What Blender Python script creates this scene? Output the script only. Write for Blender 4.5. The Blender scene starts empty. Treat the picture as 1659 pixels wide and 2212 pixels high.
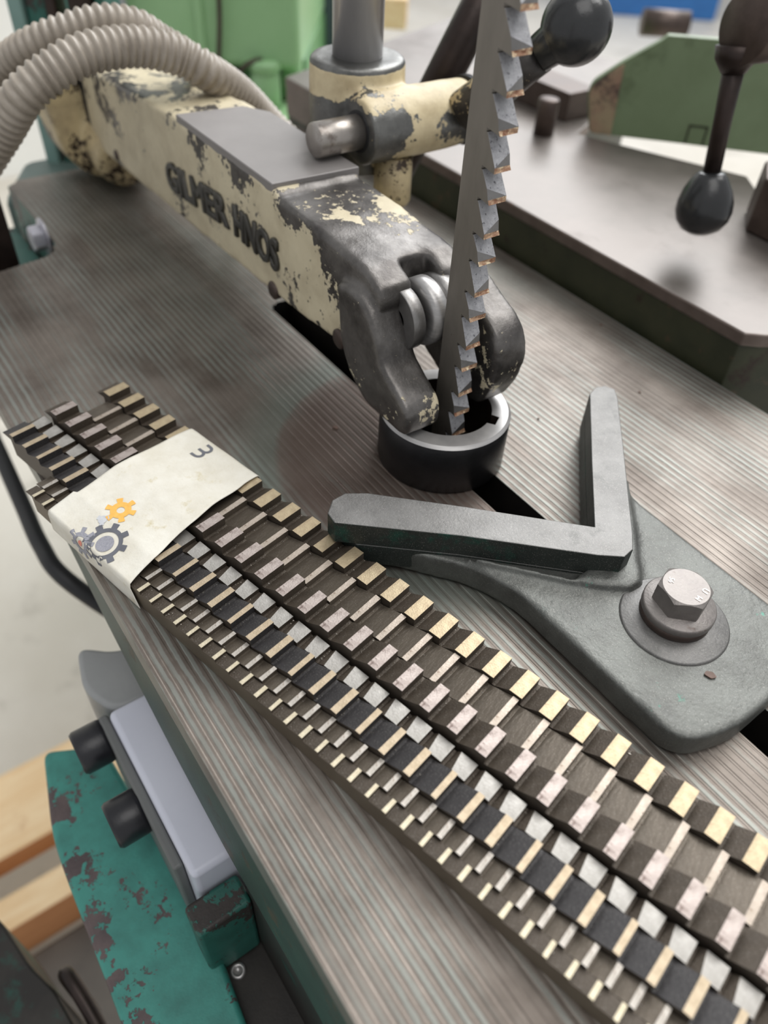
import bpy, bmesh, math, random
from mathutils import Vector, Matrix, noise

random.seed(4)
U = 0.001          # everything below is written in millimetres
PI = math.pi
S = bpy.context.scene
COL = S.collection

# ------------------------------------------------------------ camera
Rm = Matrix(((0.5789864858, -0.5971999135, 0.5550918055),
             (0.8139897904, 0.3842590733, -0.4356209198),
             (0.0468537129, 0.7040576879, 0.7085954429)))
cam = bpy.data.cameras.new('camera')
cam_o = bpy.data.objects.new('camera', cam)
COL.objects.link(cam_o)
cam_o.matrix_world = Matrix.Translation((0.19144, -0.18175, 0.230)) @ Rm.to_4x4()
cam.sensor_fit = 'VERTICAL'
cam.sensor_height = 36
cam.lens = 1661 / 2212 * 36
cam.clip_start = 0.01
cam.clip_end = 60
cam.dof.use_dof = True
cam.dof.focus_distance = 0.282
cam.dof.aperture_fstop = 7.2
S.camera = cam_o

# ------------------------------------------------------------ world, lights, exposure
w = bpy.data.worlds.new('world')
S.world = w
w.use_nodes = True
bg = w.node_tree.nodes['Background']
bg.inputs[0].default_value = (0.97, 0.98, 1.0, 1)
bg.inputs[1].default_value = 0.58


def area(name, loc, target, sx, sy, power, col=(1, 1, 1)):
    l = bpy.data.lights.new(name, 'AREA')
    l.shape = 'RECTANGLE'; l.size = sx; l.size_y = sy
    l.energy = power; l.color = col
    o = bpy.data.objects.new(name, l)
    COL.objects.link(o)
    o.location = loc
    o.rotation_euler = (Vector(target) - Vector(loc)).to_track_quat('-Z', 'Y').to_euler()
    return o


area('skylight', (-0.3, 2.1, 3.0), (0, 0, 0), 2.6, 1.6, 75, (1.0, 0.985, 0.965))
area('window_light', (-2.3, 3.4, 2.7), (0, 0, 0), 3.4, 2.8, 190, (0.97, 0.985, 1.0))
area('roof_light', (0.9, -0.2, 2.6), (0.1, 0, 0), 1.8, 1.8, 26, (1.0, 0.98, 0.96))
S.view_settings.view_transform = 'Standard'
S.view_settings.look = 'None'
S.view_settings.gamma = 1
S.view_settings.use_curve_mapping = False
S.view_settings.exposure = 0.0

# ------------------------------------------------------------ materials
def srgb(h):
    h = h.lstrip('#')
    c = [int(h[i:i + 2], 16) / 255 for i in (0, 2, 4)]
    return tuple((x / 12.92 if x <= .04045 else ((x + .055) / 1.055) ** 2.4) for x in c) + (1,)


class NT:
    def __init__(s, name):
        s.m = bpy.data.materials.new(name); s.m.use_nodes = True
        s.t = s.m.node_tree; s.b = s.t.nodes['Principled BSDF']
        s.co = s.n('ShaderNodeTexCoord').outputs['Object']

    def n(s, ty, **kw):
        x = s.t.nodes.new(ty)
        for k, v in kw.items(): setattr(x, k, v)
        return x

    def l(s, a, b): s.t.links.new(a, b)

    def put(s, sock, v):
        if hasattr(v, 'is_output') or isinstance(v, bpy.types.NodeSocket): s.l(v, sock)
        else: sock.default_value = v

    def noise(s, scale, detail=4, rough=.6, vec=None, stretch=None, off=0):
        v = vec or s.co
        if stretch or off:
            mp = s.n('ShaderNodeMapping'); s.l(v, mp.inputs[0])
            if stretch: mp.inputs['Scale'].default_value = stretch
            mp.inputs['Location'].default_value = (off, off * .7, off * .3)
            v = mp.outputs[0]
        x = s.n('ShaderNodeTexNoise'); s.l(v, x.inputs['Vector'])
        x.inputs['Scale'].default_value = scale
        x.inputs['Detail'].default_value = detail
        x.inputs['Roughness'].default_value = rough
        return x.outputs[0]

    def ramp(s, f, a, b, inv=False):
        x = s.n('ShaderNodeMapRange'); s.put(x.inputs[0], f)
        x.inputs[1].default_value = a; x.inputs[2].default_value = b
        if inv: x.inputs[3].default_value = 1; x.inputs[4].default_value = 0
        return x.outputs[0]

    def math(s, op, a, b=0.0, c=None):
        x = s.n('ShaderNodeMath', operation=op); s.put(x.inputs[0], a); s.put(x.inputs[1], b)
        if c is not None: s.put(x.inputs[2], c)
        return x.outputs[0]

    def mix(s, f, a, b):
        x = s.n('ShaderNodeMix', data_type='RGBA')
        s.put(x.inputs[0], f)
        s.put(x.inputs[6], a); s.put(x.inputs[7], b)
        return x.outputs[2]

    def mixf(s, f, a, b):
        x = s.n('ShaderNodeMix', data_type='FLOAT')
        s.put(x.inputs[0], f); s.put(x.inputs[2], a); s.put(x.inputs[3], b)
        return x.outputs[0]

    def sep(s):
        x = s.n('ShaderNodeSeparateXYZ'); s.l(s.co, x.inputs[0]); return x.outputs

    def out(s, col=None, rough=.5, metal=0., h=None, hs=.2, dist=.0005, spec=None):
        if col is not None: s.put(s.b.inputs['Base Color'], col)
        s.put(s.b.inputs['Roughness'], rough)
        s.put(s.b.inputs['Metallic'], metal)
        if spec is not None: s.b.inputs['Specular IOR Level'].default_value = spec
        if h is not None:
            bp = s.n('ShaderNodeBump'); bp.inputs['Strength'].default_value = hs
            bp.inputs['Distance'].default_value = dist
            s.l(h, bp.inputs['Height']); s.l(bp.outputs[0], s.b.inputs['Normal'])
        return s.m


def simple(name, a, b=None, scale=120, rough=.5, metal=0., spots=None, spot_scale=60, spot_at=(.6, .66), bump=.25, bscale=500, rvar=.1, stretch=None, spec=None, dist=.0003, grit=0):
    t = NT(name)
    n1 = t.noise(scale, 5, .65, stretch=stretch)
    c = t.mix(t.ramp(n1, .35, .65), srgb(a), srgb(b or a))
    r = t.math('MULTIPLY_ADD', n1, rvar * 2, rough - rvar)
    if spots:
        for i, sp in enumerate(spots):
            n2 = t.noise(spot_scale * (1 + .7 * i), 8, .68, off=3.3 * (i + 1))
            f = t.ramp(n2, *spot_at)
            c = t.mix(f, c, srgb(sp))
    if grit:
        g1 = t.ramp(t.noise(2600, 3, .7, off=21), .58, .72)
        g2 = t.ramp(t.noise(2000, 4, .7, off=27), .58, .72)
        c = t.mix(t.math('MULTIPLY', g1, grit), c, srgb('#dcd8d0')); c = t.mix(t.math('MULTIPLY', g2, grit), c, srgb('#2c2824'))
    h = t.noise(bscale, 4, .6, stretch=stretch)
    return t.out(c, r, metal, h, bump, dist, spec)


def chipped(name, paint, paint2, metal_a, metal_b, scale, thr, bias=None, fine=.35, metal_rough=.4, metalness=.55, pit=0):
    """old paint flaking off dark cast iron; bias(t) adds to the bare-metal field"""
    t = NT(name)
    a = t.noise(scale, 9, .66)
    b = t.noise(scale * 9, 5, .6, off=5)
    f = t.math('ADD', t.math('MULTIPLY', a, 1 - fine * .5), t.math('MULTIPLY', b, fine * .5))
    fleck = t.ramp(t.noise(scale * 16, 6, .7, off=11), .60, .70)
    near = t.ramp(f, thr - .055, thr - .02)
    f = t.math('ADD', f, t.math('MULTIPLY', t.math('MULTIPLY', fleck, near), .2))
    f2 = t.ramp(t.noise(scale * 14, 6, .7, off=15), .66, .74)
    near2 = t.ramp(f, thr + .09, thr + .02)
    f = t.math('SUBTRACT', f, t.math('MULTIPLY', t.math('MULTIPLY', f2, near2), .4))
    if bias: f = t.math('ADD', f, bias(t))
    m = t.ramp(f, thr - .006, thr + .006)
    pc = t.mix(t.ramp(t.noise(scale * 2.2, 5, .6, off=9), .4, .7), srgb(paint), srgb(paint2))
    mc = t.mix(t.ramp(t.noise(scale * 1.3, 6, .65, off=2), .38, .62), srgb(metal_a), srgb(metal_b))
    c = t.mix(m, pc, mc)
    r = t.mixf(m, .48, t.math('MULTIPLY_ADD', t.noise(scale * 3, 4, .6, off=1), .25, metal_rough - .12))
    me = t.mixf(m, 0., metalness)
    h = t.math('ADD', t.math('MULTIPLY', m, -.6), t.math('MULTIPLY', t.noise(700, 4, .6), .5))
    return t.out(c, r, me, h, .5, .0005)


def lin(t, axis, a, b, lo, hi):
    """bias ramp along object axis (mm)"""
    x = t.n('ShaderNodeMapRange'); t.l(t.sep()[axis], x.inputs[0])
    x.inputs[1].default_value = a * U; x.inputs[2].default_value = b * U
    x.inputs[3].default_value = lo; x.inputs[4].default_value = hi
    return x.outputs[0]


def mat_table():
    t = NT('planed_cast_iron')
    s = t.sep()
    # groove phase (same pitch as the geometry)
    ph = t.math('FRACT', t.math('DIVIDE', t.math('ADD', s[1], .4), 3.5 * U))
    wob = t.math('MULTIPLY', t.math('SUBTRACT', t.noise(60, 4, .7), .5), .5)
    line = t.ramp(t.math('ABSOLUTE', t.math('SUBTRACT', t.math('ADD', ph, wob), .5)), .16, .27, inv=True)
    brk = t.ramp(t.noise(14, 3, .6, stretch=(.6, 3, 1), off=4), .42, .56)
    line = t.math('MULTIPLY', line, brk)
    base = t.mix(t.ramp(t.noise(22, 6, .65), .35, .68), srgb('#5f5750'), srgb('#827a72'))
    c = t.mix(t.math('MULTIPLY', line, .55), base, srgb('#8f9690'))
    # burnished brown ring round the workpiece and grey-green film outside it
    d = t.math('SQRT', t.math('ADD', t.math('POWER', t.math('ADD', s[0], 7 * U), 2.), t.math('POWER', t.math('ADD', s[1], -4 * U), 2.)))
    dn = t.math('ADD', d, t.math('MULTIPLY', t.math('SUBTRACT', t.noise(30, 4, .6), .5), .006))
    left = t.ramp(s[1], -.002, .004, inv=True)
    disc = t.math('MULTIPLY', t.ramp(dn, .067, .0765, inv=True), left)
    halo = t.math('MULTIPLY', t.math('MULTIPLY', t.ramp(dn, .073, .076), t.ramp(dn, .082, .1, inv=True)), left)
    c = t.mix(t.math('MULTIPLY', halo, .5), c, srgb('#6f7a72'))
    c = t.mix(t.math('MULTIPLY', disc, .6), c, srgb('#5b4a43'))
    rust = t.ramp(t.noise(35, 6, .7, off=7), .62, .72)
    c = t.mix(t.math('MULTIPLY', rust, .35), c, srgb('#5d4a42'))
    r = t.math('MULTIPLY_ADD', t.noise(40, 5, .6), 0.16, .35)
    fine = t.noise(260, 3, .6, stretch=(.12, 1, 1))
    h = t.math('ADD', t.math('MULTIPLY', fine, .6), t.math('MULTIPLY', t.noise(900, 3, .6), .4))
    return t.out(c, r, .6, h, .35, .0003)


M = {}
M['table'] = mat_table()
M['apron'] = chipped('green_painted_apron', '#17332b', '#1f4035', '#2c2a22', '#4a4634', 30, .56, None, .4, .5, .2)  # green kept very dark: the shade on the table side is in the colour
M['cream'] = chipped('chipped_cream_paint', '#cec3a6', '#bcb094', '#4f4c4a', '#767370', 34, .578,
                     lambda t: t.math('ADD', t.math('ADD', lin(t, 0, -125, -42, 0, .05), lin(t, 0, -50, -42, 0, .13)),
                                      t.math('ADD', lin(t, 2, 76, 84, 0, .06), t.math('MULTIPLY', lin(t, 0, -112, -96, 0, .03), lin(t, 2, 74, 80, 0, 1)))), .5, .38, .8)
M['cream2'] = chipped('cream_paint_bracket', '#d3c4a0', '#b5a482', '#5c5c5a', '#7d7d7a', 36, .545,
                      lambda t: t.math('ADD', t.math('ADD', t.math('MULTIPLY', lin(t, 2, 90, 100, 0, 1), lin(t, 2, 107, 112, .06, -.06)), lin(t, 2, 120.8, 122.2, 0, .5)), t.math('MULTIPLY', lin(t, 1, 40, 54, .16, 0), lin(t, 2, 106, 110, 1, 0))), .5, .36, .75)
M['lever_paint'] = chipped('dark_lever_with_cream_traces', '#cfba8e', '#b5a07a', '#33302e', '#45413e', 60, .44, None, .6, .4, .4)
M['flange'] = chipped('cream_paint_flange', '#c2b18a', '#9c8c70', '#33291f', '#463a30', 40, .53, None, .6, .45, .4)
M['dark_letter'] = simple('bare_dark_lettering', '#3f3e3b', '#55534e', 90, .4, .5, ['#a89a78'], 200, (.66, .72), .4)
M['iron'] = simple('worn_cast_iron', '#7a7876', '#93918f', 45, .38, .85, bump=.4, bscale=600)
M['vcast'] = simple('grey_green_casting', '#50514e', '#6a6c68', 55, .45, .5, ['#4b514e', '#3a8a76'], 45, (.66, .74), .6, 500, .12, dist=.0005, grit=.28)
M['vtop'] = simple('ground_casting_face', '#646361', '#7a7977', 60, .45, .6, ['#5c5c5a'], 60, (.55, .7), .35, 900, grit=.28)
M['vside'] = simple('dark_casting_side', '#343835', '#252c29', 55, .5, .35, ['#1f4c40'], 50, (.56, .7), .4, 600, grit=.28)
M['steel'] = simple('bright_turned_steel', '#a9a7a6', '#bcbab8', 60, .38, .75, stretch=(1, 1, 14), bump=.12, bscale=300)
M['post'] = simple('ground_steel_post', '#c6c4c4', '#b2b0b1', 40, .33, .65, stretch=(1, 1, .3), bump=.1, bscale=200)
M['iron2'] = M.get('iron')
M['base_iron'] = simple('grey_brown_base_iron', '#57524c', '#6a645c', 12, .5, .1)
M['bright_bolt'] = simple('bright_bolt_steel', '#c9c8d2', '#b9b8c0', 60, .35, .5)
M['teal_shade'] = simple('dull_teal_grey_paint', '#5c6e69', '#4c5c58', 15, .5)
M['pad'] = simple('machined_grey_pad', '#85817f', '#918d8b', 20, .5, .4, bump=.1)
M['pin'] = simple('worn_pin_steel', '#98928c', '#aaa49e', 60, .34, .8, ['#5f5148'], 50, (.55, .68), .2)
M['slot'] = simple('dark_slot_shade', '#1c1917', '#26221f', 60, .55, .2)  # near black, so the shade down the slot is put into the colour
M['black_steel'] = simple('blackened_steel', '#29292a', '#373638', 60, .36, .7, ['#3d2c26'], 40, (.64, .74), .2, 600)
M['dark'] = simple('dark_oxide_bar', '#2c2421', '#3b302c', 60, .4, .55, bump=.2)
M['brown'] = simple('brown_oxide_steel', '#4a3f3a', '#5c504a', 60, .42, .6, bump=.3)
M['bolt'] = simple('worn_bolt_steel', '#7a7572', '#8a8581', 120, .42, .6, ['#5a4a42'], 90, (.6, .68), .4, 900)
M['broach_flat'] = simple('ground_broach_side', '#726d65', '#868078', 50, .42, .6, ['#4a3d35'], 260, (.70, .74), .2, 500, stretch=(1, 1, .25))
M['broach_tooth'] = simple('sintered_tooth_back', '#97979a', '#adadb0', 500, .5, .4, ['#55555a'], 700, (.58, .64), .5, 1500)
M['rust_land'] = simple('rusty_tooth_land', '#c2a385', '#7c4f39', 420, .5, .3, ['#e6d2b0'], 500, (.55, .6), .4, 1500)
M['gullet'] = simple('dark_gullet_steel', '#443c33', '#534a40', 90, .46, .4, ['#8e8a84'], 1500, (.72, .76), .6, 1800, grit=.22)
M['gullet_brown'] = simple('brown_gullet_steel', '#554d43', '#675e53', 70, .42, .5, ['#8a8378'], 1500, (.73, .77), .4, 900, stretch=(1, .3, 1), grit=.22)
M['gullet_black'] = simple('black_gullet_steel', '#302e2f', '#3d3b3b', 70, .5, .3, ['#8e8a84'], 1500, (.74, .78), .3, 900, grit=.22)
M['side'] = simple('brown_broach_side', '#6a6052', '#776d5e', 50, .5, .5, bump=.15)
M['dark_side'] = simple('dark_broach_side', '#4a423a', '#585047', 50, .5, .5, bump=.15)
def land(name, a, b, pit='#6f5a4a', at=(.6, .68)):
    return simple(name, a, b, 260, .42, .52, [pit], 420, at, .35, 1400, grit=.16)
M['gold'] = land('gold_worn_land', '#b6a688', '#a39277', '#7d6a4c')
M['tan'] = land('pale_worn_land', '#b0a498', '#9b9083')
M['pink'] = land('mottled_pink_land', '#aea39d', '#998d87', '#6a5b55', (.56, .64))
M['grey'] = land('brushed_grey_land', '#a8a5a0', '#93908a', '#7f7b75')
M['sand'] = land('sand_coloured_land', '#b8a890', '#a29279')
M['pearl'] = land('silver_grey_land', '#b8b2aa', '#a19b92')
M['cream_land'] = land('cream_worn_land', '#ccc2aa', '#b5ab92')
M['paper'] = simple('soiled_white_paper_tape', '#dedbd0', '#cfcabb', 60, .55, 0, ['#c2b794'], 130, (.6, .75), .5, 220, .05, dist=.0006, grit=.14)
M['ink'] = simple('grey_ink', '#5b5d64', '#66686f', 300, .6)
M['ink_mid'] = simple('halftone_ink', '#9a9aa2', '#84858d', 1500, .6)
M['ink_pale'] = simple('faded_ink', '#b9bcc2', '#c8cacc', 300, .6)
M['orange'] = simple('orange_ink', '#e0a94e', '#eab65c', 500, .6)
M['red'] = simple('red_ink', '#d98674', '#d98674', 500, .6)
M['hose'] = simple('grey_corrugated_plastic', '#a39a8e', '#8f867a', 60, .38, 0, ['#6c6256'], 30, (.55, .75), .2, 300)
M['rubber'] = simple('black_rubber', '#1b1c1e', '#232427', 60, .5)
M['plastic'] = simple('black_plastic', '#17171b', '#1f1f24', 60, .35)
M['knob'] = simple('black_glossy_knob', '#252627', '#2e2f30', 60, .24, 0)
M['plate'] = simple('smooth_worn_steel_plate', '#68625d', '#7a736e', 14, .4, .5, ['#4c413b'], 10, (.55, .75), .12, 200)
M['plate_edge'] = simple('worn_plate_edge', '#6b605a', '#7c706a', 60, .4, .6, ['#8e6a58'], 80, (.62, .7), .3)
M['olive'] = simple('dark_olive_paint', '#2b2f20', '#3a3c2a', 40, .5, 0, ['#2a1c14', '#4e4030'], 40, (.6, .68), .3)
M['guard'] = simple('green_guard_paint', '#69795a', '#738465', 20, .45, 0, ['#4f5c40'], 22, (.57, .72), .3)
M['guard_end'] = simple('bare_guard_corner', '#93866a', '#8a6a5a', 30, .5, 0, ['#4a3c36'], 40, (.5, .58), .3)
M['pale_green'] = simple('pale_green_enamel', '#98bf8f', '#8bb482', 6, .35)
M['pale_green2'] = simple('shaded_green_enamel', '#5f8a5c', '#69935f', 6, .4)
M['teal'] = chipped('teal_hammered_paint', '#3f8b80', '#35756c', '#4c4243', '#625554', 34, .59,
                    lambda t: t.math('MULTIPLY', lin(t, 1, -196, -205, 0, .08), 1.0), .45, .5, .15)
M['teal_dark'] = chipped('dark_teal_paint', '#1f544a', '#2b665b', '#2e2926', '#3d3733', 25, .54, None, .4, .5, .1)
M['teal_grey'] = simple('grey_teal_paint', '#7c9a94', '#6c8a84', 15, .4, 0, ['#4d6b64'], 15, (.55, .7))
M['box'] = simple('pale_grey_enamel', '#c6c9d6', '#ced1dd', 15, .35, 0, bump=.05)
M['box_shade'] = simple('shaded_box_grey', '#5e605f', '#6a6c6b', 15, .5)  # darker grey that carries the shade on the control box front
M['cover'] = simple('mid_grey_plastic', '#9b9d9d', '#8c8e8e', 15, .45)
M['frame'] = simple('oily_dark_iron', '#25221f', '#37332f', 30, .5, .2, ['#1e4f45'], 25, (.56, .66), .3)
M['wood'] = simple('pale_pine_wood', '#f0d6ad', '#e2bf90', 22, .55, 0, ['#b98552'], 18, (.62, .8), .3, 200, stretch=(6, .6, 6))
M['wood_end'] = simple('raw_pine_edge', '#c98f60', '#b97f52', 22, .6, 0, stretch=(6, .6, 6))
M['floor'] = simple('trowelled_concrete', '#c2bcb0', '#cfcac0', 3, .45, 0, ['#8d877d'], 7, (.55, .75), .2, 60, dist=.002)
M['wall'] = simple('white_painted_wall', '#f2f2ee', '#e8e8e4', 3, .6)
M['blue'] = simple('blue_enamel', '#2f74b8', '#2a66a6', 6, .4)
M['navy'] = simple('dark_slate_paint', '#3c474f', '#4a545b', 6, .5)
M['grey_col'] = simple('grey_painted_steel', '#9a9da0', '#a6a9ac', 6, .5)
M['glint'] = simple('bright_chip_steel', '#cfcac2', '#a89f92', 900, .3, .9)
M['debris'] = simple('brown_dirt_flake', '#6b5348', '#57443a', 200, .6)
M['stamp'] = simple('bright_stamped_metal', '#e6dad2', '#d8ccc4', 300, .35, .6)

# ------------------------------------------------------------ mesh helpers
class MB:
    def __init__(s): s.v = []; s.f = []; s.m = []; s.sm = []
    def add(s, vs, fs, mi=0, sm=False):
        b = len(s.v); s.v += [tuple(v) for v in vs]
        for f in fs:
            s.f.append([b + i for i in f]); s.m.append(mi); s.sm.append(sm)
        return s
    def box(s, a, b, mi=0):
        x0, y0, z0 = a; x1, y1, z1 = b
        return s.add([(x0, y0, z0), (x1, y0, z0), (x1, y1, z0), (x0, y1, z0), (x0, y0, z1), (x1, y0, z1), (x1, y1, z1), (x0, y1, z1)],
                     [(0, 3, 2, 1), (4, 5, 6, 7), (0, 1, 5, 4), (1, 2, 6, 5), (2, 3, 7, 6), (3, 0, 4, 7)], mi)
    def prism(s, poly, axis, a, b, mi=0, cap=None, side=None):
        n = len(poly)
        def P(p, t):
            if axis == 'z': return (p[0], p[1], t)
            if axis == 'y': return (p[0], t, p[1])
            return (t, p[0], p[1])
        vs = [P(p, a) for p in poly] + [P(p, b) for p in poly]
        s.add(vs, [list(range(n))[::-1], list(range(n, 2 * n))], mi if cap is None else cap)
        b0 = len(s.v) - 2 * n
        for i in range(n):
            j = (i + 1) % n
            s.f.append([b0 + i, b0 + j, b0 + n + j, b0 + n + i]); s.m.append(mi if side is None else side); s.sm.append(False)
        return s
    def lathe(s, prof, n=48, c=(0, 0, 0), axis=(0, 0, 1), mi=0, sm=True, closed=False):
        ax = Vector(axis).normalized()
        q = ax.to_track_quat('Z', 'Y')
        c = Vector(c)
        vs = []
        for r, z in prof:
            for k in range(n):
                a = 2 * PI * k / n
                vs.append(c + q @ Vector((r * math.cos(a), r * math.sin(a), z)))
        fs = []
        P = len(prof)
        for i in range(P if closed else P - 1):
            i2 = (i + 1) % P
            for k in range(n):
                k2 = (k + 1) % n
                fs.append((i * n + k, i * n + k2, i2 * n + k2, i2 * n + k))
        s.add(vs, fs, mi, sm)
        if not closed:
            b = len(s.v) - len(vs)
            s.f.append([b + k for k in range(n)][::-1]); s.m.append(mi); s.sm.append(False)
            s.f.append([b + (P - 1) * n + k for k in range(n)]); s.m.append(mi); s.sm.append(False)
        return s
    def tube(s, pts, rad, n=16, mi=0, sm=True):
        pts = [Vector(p) for p in pts]
        up = Vector((0, 0, 1)); prev = None; vs = []
        for i, p in enumerate(pts):
            t = (pts[min(i + 1, len(pts) - 1)] - pts[max(i - 1, 0)]).normalized()
            if prev is None:
                u = t.orthogonal().normalized()
            else:
                u = (prev - t * prev.dot(t)).normalized()
            prev = u
            v = t.cross(u)
            r = rad(i) if callable(rad) else rad
            for k in range(n):
                a = 2 * PI * k / n
                vs.append(p + (u * math.cos(a) + v * math.sin(a)) * r)
        fs = []
        for i in range(len(pts) - 1):
            for k in range(n):
                k2 = (k + 1) % n
                fs.append((i * n + k, i * n + k2, (i + 1) * n + k2, (i + 1) * n + k))
        s.add(vs, fs, mi, sm)
        b = len(s.v) - len(vs)
        s.f.append([b + k for k in range(n)][::-1]); s.m.append(mi); s.sm.append(False)
        s.f.append([b + (len(pts) - 1) * n + k for k in range(n)]); s.m.append(mi); s.sm.append(False)
        return s
    def mesh(s, name, mats, org=(0, 0, 0)):
        me = bpy.data.meshes.new(name)
        me.from_pydata([((x - org[0]) * U, (y - org[1]) * U, (z - org[2]) * U) for x, y, z in s.v], [], s.f)
        for m in mats: me.materials.append(M[m] if isinstance(m, str) else m)
        for p, mi, sm in zip(me.polygons, s.m, s.sm):
            p.material_index = mi; p.use_smooth = sm
        bm = bmesh.new(); bm.from_mesh(me)
        bmesh.ops.recalc_face_normals(bm, faces=bm.faces)
        bm.to_mesh(me); bm.free()
        me.update()
        return me


def obj(name, me, parent=None, loc=None):
    o = bpy.data.objects.new(name, me)
    COL.objects.link(o)
    if parent is not None: o.parent = parent
    if loc is not None: o.location = [c * U for c in loc]
    return o


def part(name, mb, mats, parent=None, bevel=0, seg=2, org=(0, 0, 0), angle=35, sharp=None):
    if isinstance(mats, str): mats = [mats]
    o = obj(name, mb.mesh(name, mats, org), parent, org if any(org) else None)
    if bevel:
        b = o.modifiers.new('b', 'BEVEL'); b.width = bevel * U; b.segments = seg
        b.limit_method = 'ANGLE'; b.angle_limit = math.radians(angle)
        b.harden_normals = True
        for p in o.data.polygons: p.use_smooth = True
    return o


def thing(name, label, cat, group=None, loc=(0, 0, 0), rz=0):
    o = bpy.data.objects.new(name, None)
    o.empty_display_size = .01
    COL.objects.link(o)
    o.location = [c * U for c in loc]; o.rotation_euler = (0, 0, rz)
    return tag(o, label, cat, group)


def tag(o, label, cat, group=None):
    o['label'] = label; o['category'] = cat
    if group: o['group'] = group
    return o


def struct(o, label=None):
    o['kind'] = 'structure'
    if label: o['label'] = label
    return o


def cast(name, mb, mats, parent, voxel=1.2, smooth=8, fac=.6, rough=.0, rscale=40):
    """fuse overlapping solids into one soft cast surface"""
    src = mb.mesh(name, mats); src.transform(Matrix.Scale(100, 4))
    o = obj(name, src, parent)
    r = o.modifiers.new('r', 'REMESH'); r.mode = 'VOXEL'; r.voxel_size = voxel * U * 100
    dg = bpy.context.evaluated_depsgraph_get()
    me = bpy.data.meshes.new_from_object(o.evaluated_get(dg), depsgraph=dg)
    o.modifiers.clear()
    o.data = me
    me.transform(Matrix.Scale(.01, 4))
    bm = bmesh.new(); bm.from_mesh(me)
    for _ in range(smooth): bmesh.ops.smooth_vert(bm, verts=bm.verts, factor=fac, use_axis_x=True, use_axis_y=True, use_axis_z=True)
    bm.to_mesh(me); bm.free(); me.update()
    me.materials.clear()
    for m in mats: me.materials.append(M[m])
    if rough:
        P = [(v.co.copy(), v.normal.copy()) for v in me.vertices]
        flat = []
        for c, nn in P:
            n = noise.noise(c * rscale) + .5 * noise.noise(c * rscale * 2.7)
            flat.extend(c + nn * n * rough * U)
        me.vertices.foreach_set('co', flat)
        me.update()
    for p in me.polygons: p.use_smooth = True; p.material_index = 0
    return o


def circ(r, n=32, c=(0, 0), a0=0, a1=2 * PI, end=False):
    k = n + (1 if end else 0)
    return [(c[0] + r * math.cos(a0 + (a1 - a0) * i / n), c[1] + r * math.sin(a0 + (a1 - a0) * i / n)) for i in range(k)]


def roundpoly(pts, r, n=6):
    """round every corner of a polygon"""
    out = []
    N = len(pts)
    rs = r if isinstance(r, (list, tuple)) else [r] * N
    for i in range(N):
        p0, p, p1 = Vector(pts[i - 1]), Vector(pts[i]), Vector(pts[(i + 1) % N])
        if rs[i] <= 0: out.append(tuple(p)); continue
        a = (p0 - p); b = (p1 - p)
        d = min(rs[i], a.length * .49, b.length * .49)
        A = p + a.normalized() * d; B = p + b.normalized() * d
        for k in range(n + 1):
            t = k / n
            q = A * (1 - t) ** 2 + p * 2 * t * (1 - t) + B * t * t
            out.append((q.x, q.y))
    return out


def spline(pts, n=12):
    P = [Vector(p) for p in pts]; P = [P[0] * 2 - P[1]] + P + [P[-1] * 2 - P[-2]]
    out = []
    for i in range(1, len(P) - 2):
        for k in range(n):
            t = k / n
            a, b, c, d = P[i - 1], P[i], P[i + 1], P[i + 2]
            out.append(.5 * ((2 * b) + (c - a) * t + (2 * a - 5 * b + 4 * c - d) * t * t + (3 * b - a - 3 * c + d) * t ** 3))
    out.append(P[-2])
    return out


# ============================================================ SETTING
fl = MB(); fl.add([(-8000, -2500, -850), (1500, -2500, -850), (1500, 9000, -850), (-8000, 9000, -850)], [(0, 1, 2, 3)])
struct(part('floor', fl, 'floor'), 'pale trowelled concrete workshop floor')
wl = MB(); wl.box((-2700, -1500, -850), (-2600, 1380, 1400))
struct(part('wall_far', wl, 'wall'), 'white wall behind the machines')

# ============================================================ MACHINE TABLE
tb = thing('machine_table', 'long grooved cast iron machine table with a central slot and green sides', 'machine table')
X0, X1, YL, YR = -395., 330., -152.7, 162.
SL0, SL1, SLX = 0., 15., -152.
PITCH = 3.5
mb = MB()


def x_start(y):
    """far end of the table: rounded corner at the left, then the notch"""
    if y < -74.5:
        pts = [(-152.7, -268), (-146, -270), (-115, -271.5), (-102, -274), (-90, -275.5), (-85, -277), (-80, -281), (-77, -288), (-74.5, -298)]
        for (ya, xa), (yb, xb) in zip(pts, pts[1:]):
            if y <= yb: return xa + (xb - xa) * (y - ya) / (yb - ya)
    return X0 + (8 * (1 - (y + 74.5) / 8) if y < -66.5 else 0)


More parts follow.
